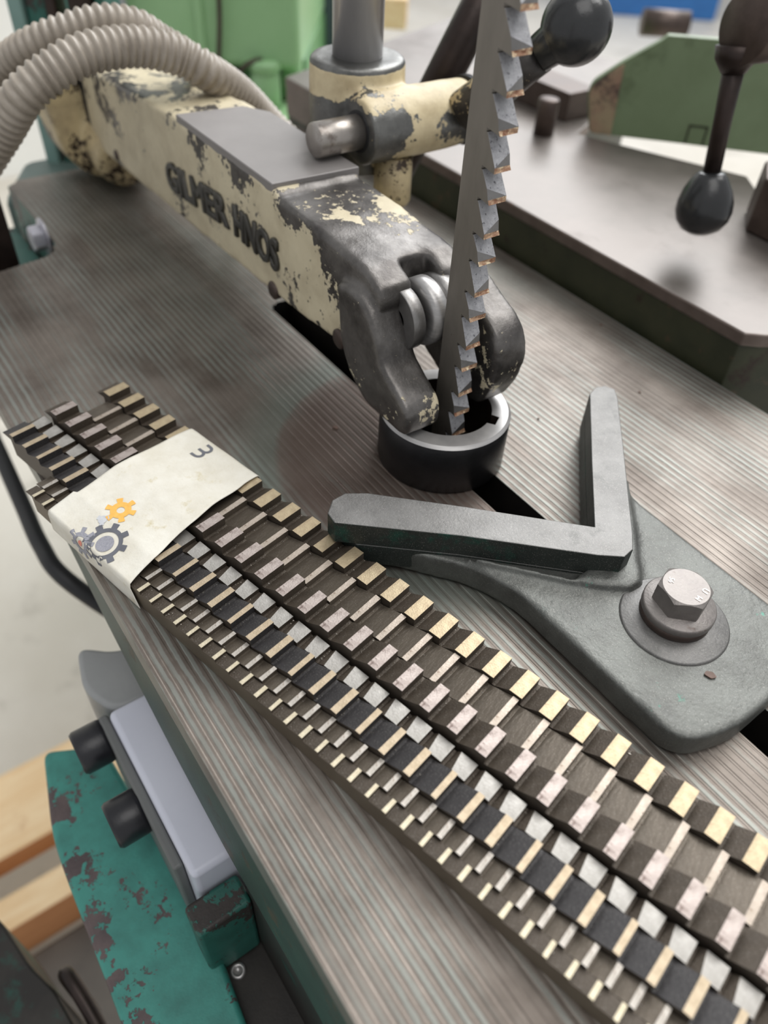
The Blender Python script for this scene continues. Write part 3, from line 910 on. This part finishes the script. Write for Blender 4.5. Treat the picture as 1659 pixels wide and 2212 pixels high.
# across the bundle: n from right side down, over the tops, down the left side
path = [(-71.6, .3), (-71.7, 6), (-72.0, 12.4), (-73.4, 13.2), (-84, 13.7), (-98.2, 15.2), (-104, 15.5), (-110, 15.3), (-118, 14.2), (-129.4, 13.2), (-136.5, 11.3), (-141.6, 10.2), (-142.3, 8.6), (-142.4, 4), (-142.4, .3)]
def resample(P, step):
    out = [P[0]]
    for a, b in zip(P, P[1:]):
        L_ = math.hypot(b[0] - a[0], b[1] - a[1]); k = max(1, round(L_ / step))
        for i in range(1, k + 1): out.append((a[0] + (b[0] - a[0]) * i / k, a[1] + (b[1] - a[1]) * i / k))
    return out
pp = resample(path, 1.1)
cum = [0]
for a, b in zip(pp, pp[1:]): cum.append(cum[-1] + math.hypot(b[0] - a[0], b[1] - a[1]))
def tape_pt(s_, e_, lift=0):
    """s_: arc length over the bundle, e_: along it"""
    s_ = max(0, min(cum[-1] - 1e-6, s_))
    i = max(0, min(len(cum) - 2, next((k for k in range(len(cum) - 1) if cum[k + 1] >= s_), len(cum) - 2)))
    t_ = (s_ - cum[i]) / (cum[i + 1] - cum[i])
    n_ = pp[i][0] + (pp[i + 1][0] - pp[i][0]) * t_; z_ = pp[i][1] + (pp[i + 1][1] - pp[i][1]) * t_
    d = Vector((pp[i + 1][0] - pp[i][0], pp[i + 1][1] - pp[i][1])).normalized()
    nn = Vector((-d.y, d.x)) * -1
    wr = .3 * noise.noise(Vector((e_ * .09, s_ * .05, 3))) + .1 * noise.noise(Vector((e_ * .3, s_ * .1, 7)))
    k_ = (lift + wr * min(1, s_ / 14) * min(1, (cum[-1] - s_) / 6))
    return (e_, n_ + nn.x * k_, z_ + nn.y * k_)
def e_left(s_): return -84.6 + .35 * math.sin(s_ * .21) + (-1.6 if s_ > 70 else 0)
def e_right(s_): return -40.8 + 8.0 * max(0, (s_ - 20) / 62) ** 1.1 + .3 * math.sin(s_ * .3) + (4 * max(0, (s_ - 84) / 12))
mb = MB(); NS, NE = 110, 44
g = []
for lift in (.12, -.05):
    for i in range(NS + 1):
        s_ = cum[-1] * i / NS
        for j in range(NE + 1):
            g.append(tape_pt(s_, e_left(s_) + (e_right(s_) - e_left(s_)) * j / NE, lift))
N1 = (NS + 1) * (NE + 1); W1 = NE + 1
fs = []
for i in range(NS):
    for j in range(NE):
        a = i * W1 + j
        fs.append((a, a + 1, a + 1 + W1, a + W1)); fs.append((a + N1, a + N1 + W1, a + N1 + 1 + W1, a + N1 + 1))
for i in range(NS):
    for j in (0, NE):
        a = i * W1 + j; fs.append((a, a + W1, a + W1 + N1, a + N1))
for j in range(NE):
    for i in (0, NS):
        a = i * W1 + j; fs.append((a, a + 1, a + 1 + N1, a + N1))
mb.add(g, fs, 0, True)
part('tape_band', mb, 'paper', tp)


def s_of_n(nv):
    for i in range(len(pp) - 1):
        if pp[i][0] >= nv >= pp[i + 1][0] and pp[i][1] > 8: return cum[i] + (pp[i][0] - nv)
    return cum[-1]
def printed(name, poly_rings, mat, lift=.3):
    """flat print: list of quads rings given in (e, s) plane, dropped on the tape"""
    mb = MB()
    for outer, inner in poly_rings:
        n_ = len(outer)
        vs = [tape_pt(s2, e2, lift) for (e2, s2) in outer] + [tape_pt(s2, e2, lift) for (e2, s2) in inner]
        mb.add(vs, [(i, (i + 1) % n_, n_ + (i + 1) % n_, n_ + i) for i in range(n_)], 0)
    return part(name, mb, mat, tp)
def gear(cx, cy, ro, rt_, ri, teeth, a0=0., n=192, duty=.42):
    o_, i_ = [], []
    for k in range(n):
        a = 2 * PI * k / n
        ph = ((a - a0) / (2 * PI) * teeth) % 1
        r = rt_ if ph < duty else ro
        o_.append((cx + r * math.cos(a), cy + r * math.sin(a)))
        i_.append((cx + ri * math.cos(a), cy + ri * math.sin(a)))
    return (o_, i_)
sY = s_of_n(-131.5)
# print positions along the tape
gd = (-54.8, s_of_n(-137.0)); go = (-63.2, s_of_n(-123.6)); gl = (-64.0, s_of_n(-141.0) + 2.2)
printed('printed_gear', [gear(gd[0], gd[1], 7.1, 9.4, 5.4, 8, .2)], 'ink')
printed('printed_disc', [gear(gd[0], gd[1], 3.6, 3.6, .05, 8)], 'ink_mid')
printed('printed_gear', [gear(go[0], go[1], 4.1, 6.2, 1.6, 6, .35)], 'orange')
printed('printed_gear', [gear(gl[0], gl[1], 4.6, 6.9, 2.7, 8, .1)], 'ink_mid')
printed('printed_disc', [gear(gl[0], gl[1], 1.2, 1.2, .05, 8)], 'red')
printed('printed_smudge', [gear(-64.6, s_of_n(-131.0), 1.8, 2.6, .05, 3, .4)], 'ink_pale')
# letter m, cut off by the tape edge
def stroke(pts, wd):
    mbv = []
    for a, b in zip(pts, pts[1:]):
        a, b = Vector(a), Vector(b); d = (b - a).normalized() * .15; nrm = Vector((-(b - a).y, (b - a).x)).normalized() * wd / 2
        mbv.append([tuple(a - d + nrm), tuple(a - d - nrm), tuple(b + d - nrm), tuple(b + d + nrm)])
    return mbv
mb = MB()
le, ls = -67.4, s_of_n(-83.6)
curves = []
def arcpts(cx, cy, r, a0, a1, n=8): return [(cx + r * math.cos(a0 + (a1 - a0) * i / n), cy + r * math.sin(a0 + (a1 - a0) * i / n)) for i in range(n + 1)]
# letter lies on its side: two bowls opening towards -e
for c0 in (0, 4.2):
    curves.append([(le - 3.4, ls - c0), (le - 1.0, ls - c0)] + arcpts(le - 1.0, ls - c0 - 2.1 + 0, 2.1, PI / 2, -PI / 2, 10)[1:] + [(le - 3.0, ls - c0 - 4.2)])
for cv in curves:
    for q in stroke(cv, 1.3):
        vs = [tape_pt(b_, a_, .3) for (a_, b_) in q]
        mb.add(vs, [(0, 1, 2, 3)], 0)
part('printed_letter', mb, 'ink', tp)

# ============================================================ HOSES
def hose(name, pts, r, label):
    P = spline(pts, 40)
    # resample uniformly
    L_ = [0]
    for a, b in zip(P, P[1:]): L_.append(L_[-1] + (b - a).length)
    step = .55; out = []; j = 0; d = 0
    while d < L_[-1]:
        while L_[j + 1] < d: j += 1
        t_ = (d - L_[j]) / (L_[j + 1] - L_[j]); out.append(P[j].lerp(P[j + 1], t_)); d += step
    rib = 4.3
    def rad(i):
        ph = (i * step / rib) % 1
        return r - 1.7 * (1 - max(0, math.sin(PI * ph)) ** 1.3) 
    mb = MB(); mb.tube(out, rad, 28)
    return tag(part(name, mb, 'hose'), label, 'hose')
hose('corrugated_hose', [(-320, -168, -20), (-292, -146, 14), (-266, -118, 52), (-252, -96, 80), (-241, -84, 98), (-238, -68, 108), (-238, -49, 114), (-239, -24, 114), (-237, -3, 108), (-233, 12, 99), (-242, 34, 83), (-247, 52, 65), (-243, 72, 42), (-240, 86, 12)], 9.9,
     'front grey corrugated hose arching over the cream arm')
hose('corrugated_hose', [(-330, -112, 40), (-312, -92, 82), (-290, -80, 98), (-273, -68, 110), (-264, -53, 117), (-260, -33, 121), (-260, -15, 118), (-262, -1, 109), (-263, 15, 98), (-266, 34, 74), (-266, 46, 48), (-266, 56, 12)], 8.6,
     'rear grey corrugated hose arching behind the front hose')

# ============================================================ SECOND SLIDE TABLE
sp = thing('slide_table', 'smooth steel slide with dark olive side standing behind the grooved table', 'machine slide')
PL = [(-421, 165), (30, 165), (37, 173), (60, 214), (-95, 340), (-210, 292), (-250, 380), (-300, 470), (-520, 430)]
mb = MB(); mb.prism(PL, 'z', 22.5, 30, cap=0, side=1)
part('top_plate', mb, ['plate', 'plate_edge'], sp, 1.2, 3)
PS = [(-420, 166), (29, 166), (36, 174), (58, 214), (-95, 338), (-210, 290), (-252, 378), (-302, 466), (-518, 428)]
mb = MB(); mb.prism(PS, 'z', -70, 22.5)
part('side_casting', mb, ['olive'], sp, .8)
mb = MB(); mb.box((-420.5, 165.4, 1), (-300, 168, 24)); part('side_plate', mb, 'plate_edge', sp, .5)
# block and dowel on the slide
mb = MB(); mb.box((-300, 300, 30), (-232, 330, 50)); tag(part('steel_block', mb, 'brown', bevel=1), 'dark brown rectangular block on the slide beside the green guard', 'block')
mb = MB(); mb.lathe([(7.5, 0), (7.5, 23), (6.8, 24), (.1, 24)], 32, (-222, 268, 30)); tag(part('steel_dowel', mb, 'brown'), 'short brown upright dowel on the slide', 'dowel')

# green guard
gd_ = thing('green_guard', 'green painted sheet guard with clipped corner and bare left end, behind the lever', 'guard')
a = Vector((-205, 298)); b = Vector((-60, 428)); d = (b - a).normalized(); nrm = Vector((-d.y, d.x))
def GP(t_, z, off=0): p = a + d * t_ + nrm * off; return (p.x, p.y, z)
poly = roundpoly([(0, 31), (-7, 57), (-5, 65), (12, 79), (35, 95), (38, 98), (240, 103), (240, 32), (60, 31.5)], [5, 8, 6, 4, 2, 1, 2, 1, 10])
mb = MB()
v0 = [GP(t_, z, 0) for t_, z in poly]; v1 = [GP(t_, z, 7) for t_, z in poly]
n = len(poly)
mb.add(v0 + v1, [list(range(n))[::-1], list(range(n, 2 * n))] + [(i, (i + 1) % n, n + (i + 1) % n, n + i) for i in range(n)])
part('guard_sheet', mb, 'guard', gd_, .8)
poly = roundpoly([(.8, 31.6), (-6, 57), (-4, 64), (12, 77.5), (14, 78.5), (16, 31.6)], [4, 8, 6, 2, 1, 1])
mb = MB(); v0 = [GP(t_, z, -1.2) for t_, z in poly]; v1 = [GP(t_, z, .1) for t_, z in poly]; n = len(poly)
mb.add(v0 + v1, [list(range(n))[::-1], list(range(n, 2 * n))] + [(i, (i + 1) % n, n + (i + 1) % n, n + i) for i in range(n)])
part('end_lug', mb, 'guard_end', gd_, .4)
mb = MB()
for (t0, t1, z0, z1) in ((68.6, 69.8, 32, 45), (81, 82.2, 32, 45), (68.6, 82.2, 44, 45.2)):
    q = [(t0, z0), (t1, z0), (t1, z1), (t0, z1)]
    v0 = [GP(t_, z, -.5) for t_, z in q]; v1 = [GP(t_, z, .1) for t_, z in q]
    mb.add(v0 + v1, [(3, 2, 1, 0), (4, 5, 6, 7), (0, 1, 5, 4), (1, 2, 6, 5), (2, 3, 7, 6), (3, 0, 4, 7)])
part('raised_outline', mb, 'olive', gd_)

# hanging lever with teardrop knob
hl = thing('knob_lever', 'dark lever with a black teardrop knob hanging above the steel slide', 'lever')
K = Vector(FR(424, 164, 58.5))
T = Vector(FR(436, 159, 128))
ax = (T - K)
mb = MB(); mb.lathe([(.05, -15.5), (6, -15), (10.5, -12.5), (13.8, -8), (15, -3), (14.6, 2), (12.6, 8), (9.6, 13.5), (7.2, 16.2), (5.8, 16.8), (.05, 16.8)], 48, K, ax)
part('teardrop_knob', mb, 'knob', hl)
mb = MB(); mb.lathe([(4.6, 0), (4.6, (ax.length - 14) * .5), (5.8, ax.length - 14)], 24, K + ax.normalized() * 15, ax)
part('rod', mb, 'dark', hl)
mb = MB(); mb.lathe([(.05, 0), (6, 0), (10, 6), (11, 12), (.05, 12)], 24, K + ax.normalized() * (ax.length - 8), ax)
part('collar', mb, 'dark', hl)
Hc = Vector(FR(430, 156.5, 141))
mb = MB(); mb.lathe([(.05, 0), (15.2, 0), (16, .8), (16, 50), (.05, 50)], 48, Hc - Vector((.5, -.1, 0)) , Vector((.15, 1, -.02)))
part('hub', mb, 'brown', hl)
mb = MB(); mb.box((-60, 250, 112), (60, 262, 122)); 
# clamp at the right edge of the slide
mb = MB(); mb.prism([(-42, 264), (-60, 290), (-20, 320), (10, 280), (-10, 262)], 'z', 30, 62)
tag(part('clamp_block', mb, 'brown', bevel=2), 'brown clamp block at the right end of the slide', 'block')

# ============================================================ BACKGROUND MACHINES
def FB(mb, F0, F1, s0, s1, z0, z1, mi=0):
    """box in the frame (forward, right, up) of the workshop aisle"""
    vs = [FR(F, s, z) for F in (F0, F1) for s in (s0, s1) for z in (z0, z1)]
    return mb.add(vs, [(0, 1, 3, 2), (4, 6, 7, 5), (0, 4, 5, 1), (2, 3, 7, 6), (0, 2, 6, 4), (1, 5, 7, 3)], mi)
gm = thing('green_machine', 'pale green enamelled machine out of focus beyond the hoses', 'machine')
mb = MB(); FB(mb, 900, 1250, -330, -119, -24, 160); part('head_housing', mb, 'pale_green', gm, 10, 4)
mb = MB(); FB(mb, 895, 905, -226, -216, -24, 120); part('housing_rib', mb, 'pale_green', gm, 3)
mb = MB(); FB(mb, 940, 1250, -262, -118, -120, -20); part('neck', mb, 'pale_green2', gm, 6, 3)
mb = MB(); FB(mb, 860, 1250, -245, -60, -850, -62); part('base', mb, 'pale_green', gm, 8, 3)
mb = MB(); mb.lathe([(14, 0), (16, 4), (16, 30), (14, 34), (18, 38), (18, 44), (14, 46), (.1, 46)], 32, FR(905, -158, -60)); part('lubricator', mb, 'pale_green', gm)
mb = MB(); mb.lathe([(.1, 0), (13, 0), (13, 50), (.1, 50)], 32, FR(940, -135, -60)); part('turned_pillar', mb, 'pale_green', gm)
mb = MB(); mb.lathe([(.1, 0), (10, 0), (10, 16), (.1, 16)], 24, FR(925, -190, -20), tuple(-fw)); part('black_plug', mb, 'plastic', gm)
mb = MB(); mb.tube(spline([FR(893, -196, 90), FR(892, -198, 30), FR(893, -203, -10), FR(900, -208, -36), FR(905, -207, -60)], 8), 2.6, 10); part('oil_pipe', mb, 'brown', gm)
mb = MB(); mb.tube(spline([FR(900, -186, -34), FR(890, -178, -20), FR(892, -168, -14), FR(900, -160, -14)], 8), 2.4, 10); part('oil_pipe', mb, 'brown', gm)
mb = MB(); FB(mb, 880, 892, -300, -290, -24, 140); part('grey_conduit', mb, 'grey_col', gm, 2)

mb = MB(); FB(mb, 1150, 1250, -140, -108, -850, 200); tag(part('slate_column', mb, 'navy', bevel=3), 'dark slate coloured upright column right of the green machine', 'column')
mb = MB(); FB(mb, 1150, 1250, -106, -84, -850, 200); tag(part('grey_column', mb, 'grey_col', bevel=3), 'light grey upright column behind the steel post', 'column')
mb = MB(); FB(mb, 5300, 6000, 900, 1740, -850, 300); tag(part('blue_cabinet', mb, 'blue', bevel=10), 'blue enamelled cabinet at the far top edge', 'cabinet')
mb = MB(); FB(mb, 1250, 1330, -60, -14, -60, -22); tag(part('wood_block', mb, 'wood', bevel=3), 'small pale wooden block behind the steel post', 'wood block')
# dark machine columns at the top left
pl_ = thing('machine_column', 'teal and dark brown upright machine column at the top left', 'column')
for (s0, s1, F0, F1, m_) in ((-279, -268.5, 600, 660, 'teal_grey'), (-268, -253, 604, 660, 'teal_dark'), (-253, -245, 600, 620, 'dark'), (-237, -220.5, 600, 630, 'dark'), (-220, -213, 604, 640, 'teal_dark')):
    mb = MB(); FB(mb, F0, F1, s0, s1, -62, 330)
    part({'teal_grey': 'guide_plate', 'teal_dark': 'casting', 'dark': 'guide_rod'}[m_], mb, m_, pl_, 2)
mb = MB(); mb.prism([(-466, -46), (-408, -78), (-408, 110), (-470, 110)], 'z', -260, -14); part('pedestal', mb, 'teal_shade', pl_, 8, 3)
# upright brown strip at the left edge by the table notch
mb = MB(); mb.prism([(-306, -135), (-290, -135), (-290, -99.5), (-306, -99.5)], 'z', -140, 58)
tag(part('brown_guide_bar', mb, 'dark', bevel=1), 'dark brown upright bar at the left edge beside the table notch', 'bar')
mb = MB(); mb.lathe([(.1, 0), (16, 0), (16, 60), (.1, 60)], 32, FR(1200, 300, -20), (0.61, .78, 0)); 
tag(part('far_roll', mb, 'brown'), 'out of focus brown roll far behind the green guard', 'roll')
# crumbs on the table
for i, (x, y, r) in enumerate(((-44, 163 - 12, .9), (-46.4, -27.3, 1.6), (-60, 92, 1.0), (12, 120, .8), (0, 60, .7))):
    mb = MB(); mb.prism(roundpoly([(r, 0), (.3 * r, .8 * r), (-r, .4 * r), (-.6 * r, -.7 * r)], .3), 'z', 0, .5)
    o = part('crumb', mb, 'debris'); o.location = (x * U, y * U, 0); tag(o, ['small crumb near the slide side of the table', 'small dark crumb on the burnished patch left of the ring', 'crumb on the pale table behind the fork', 'crumb on the pale table right of the ring', 'crumb on the table between ring and V block'][i], 'crumb')
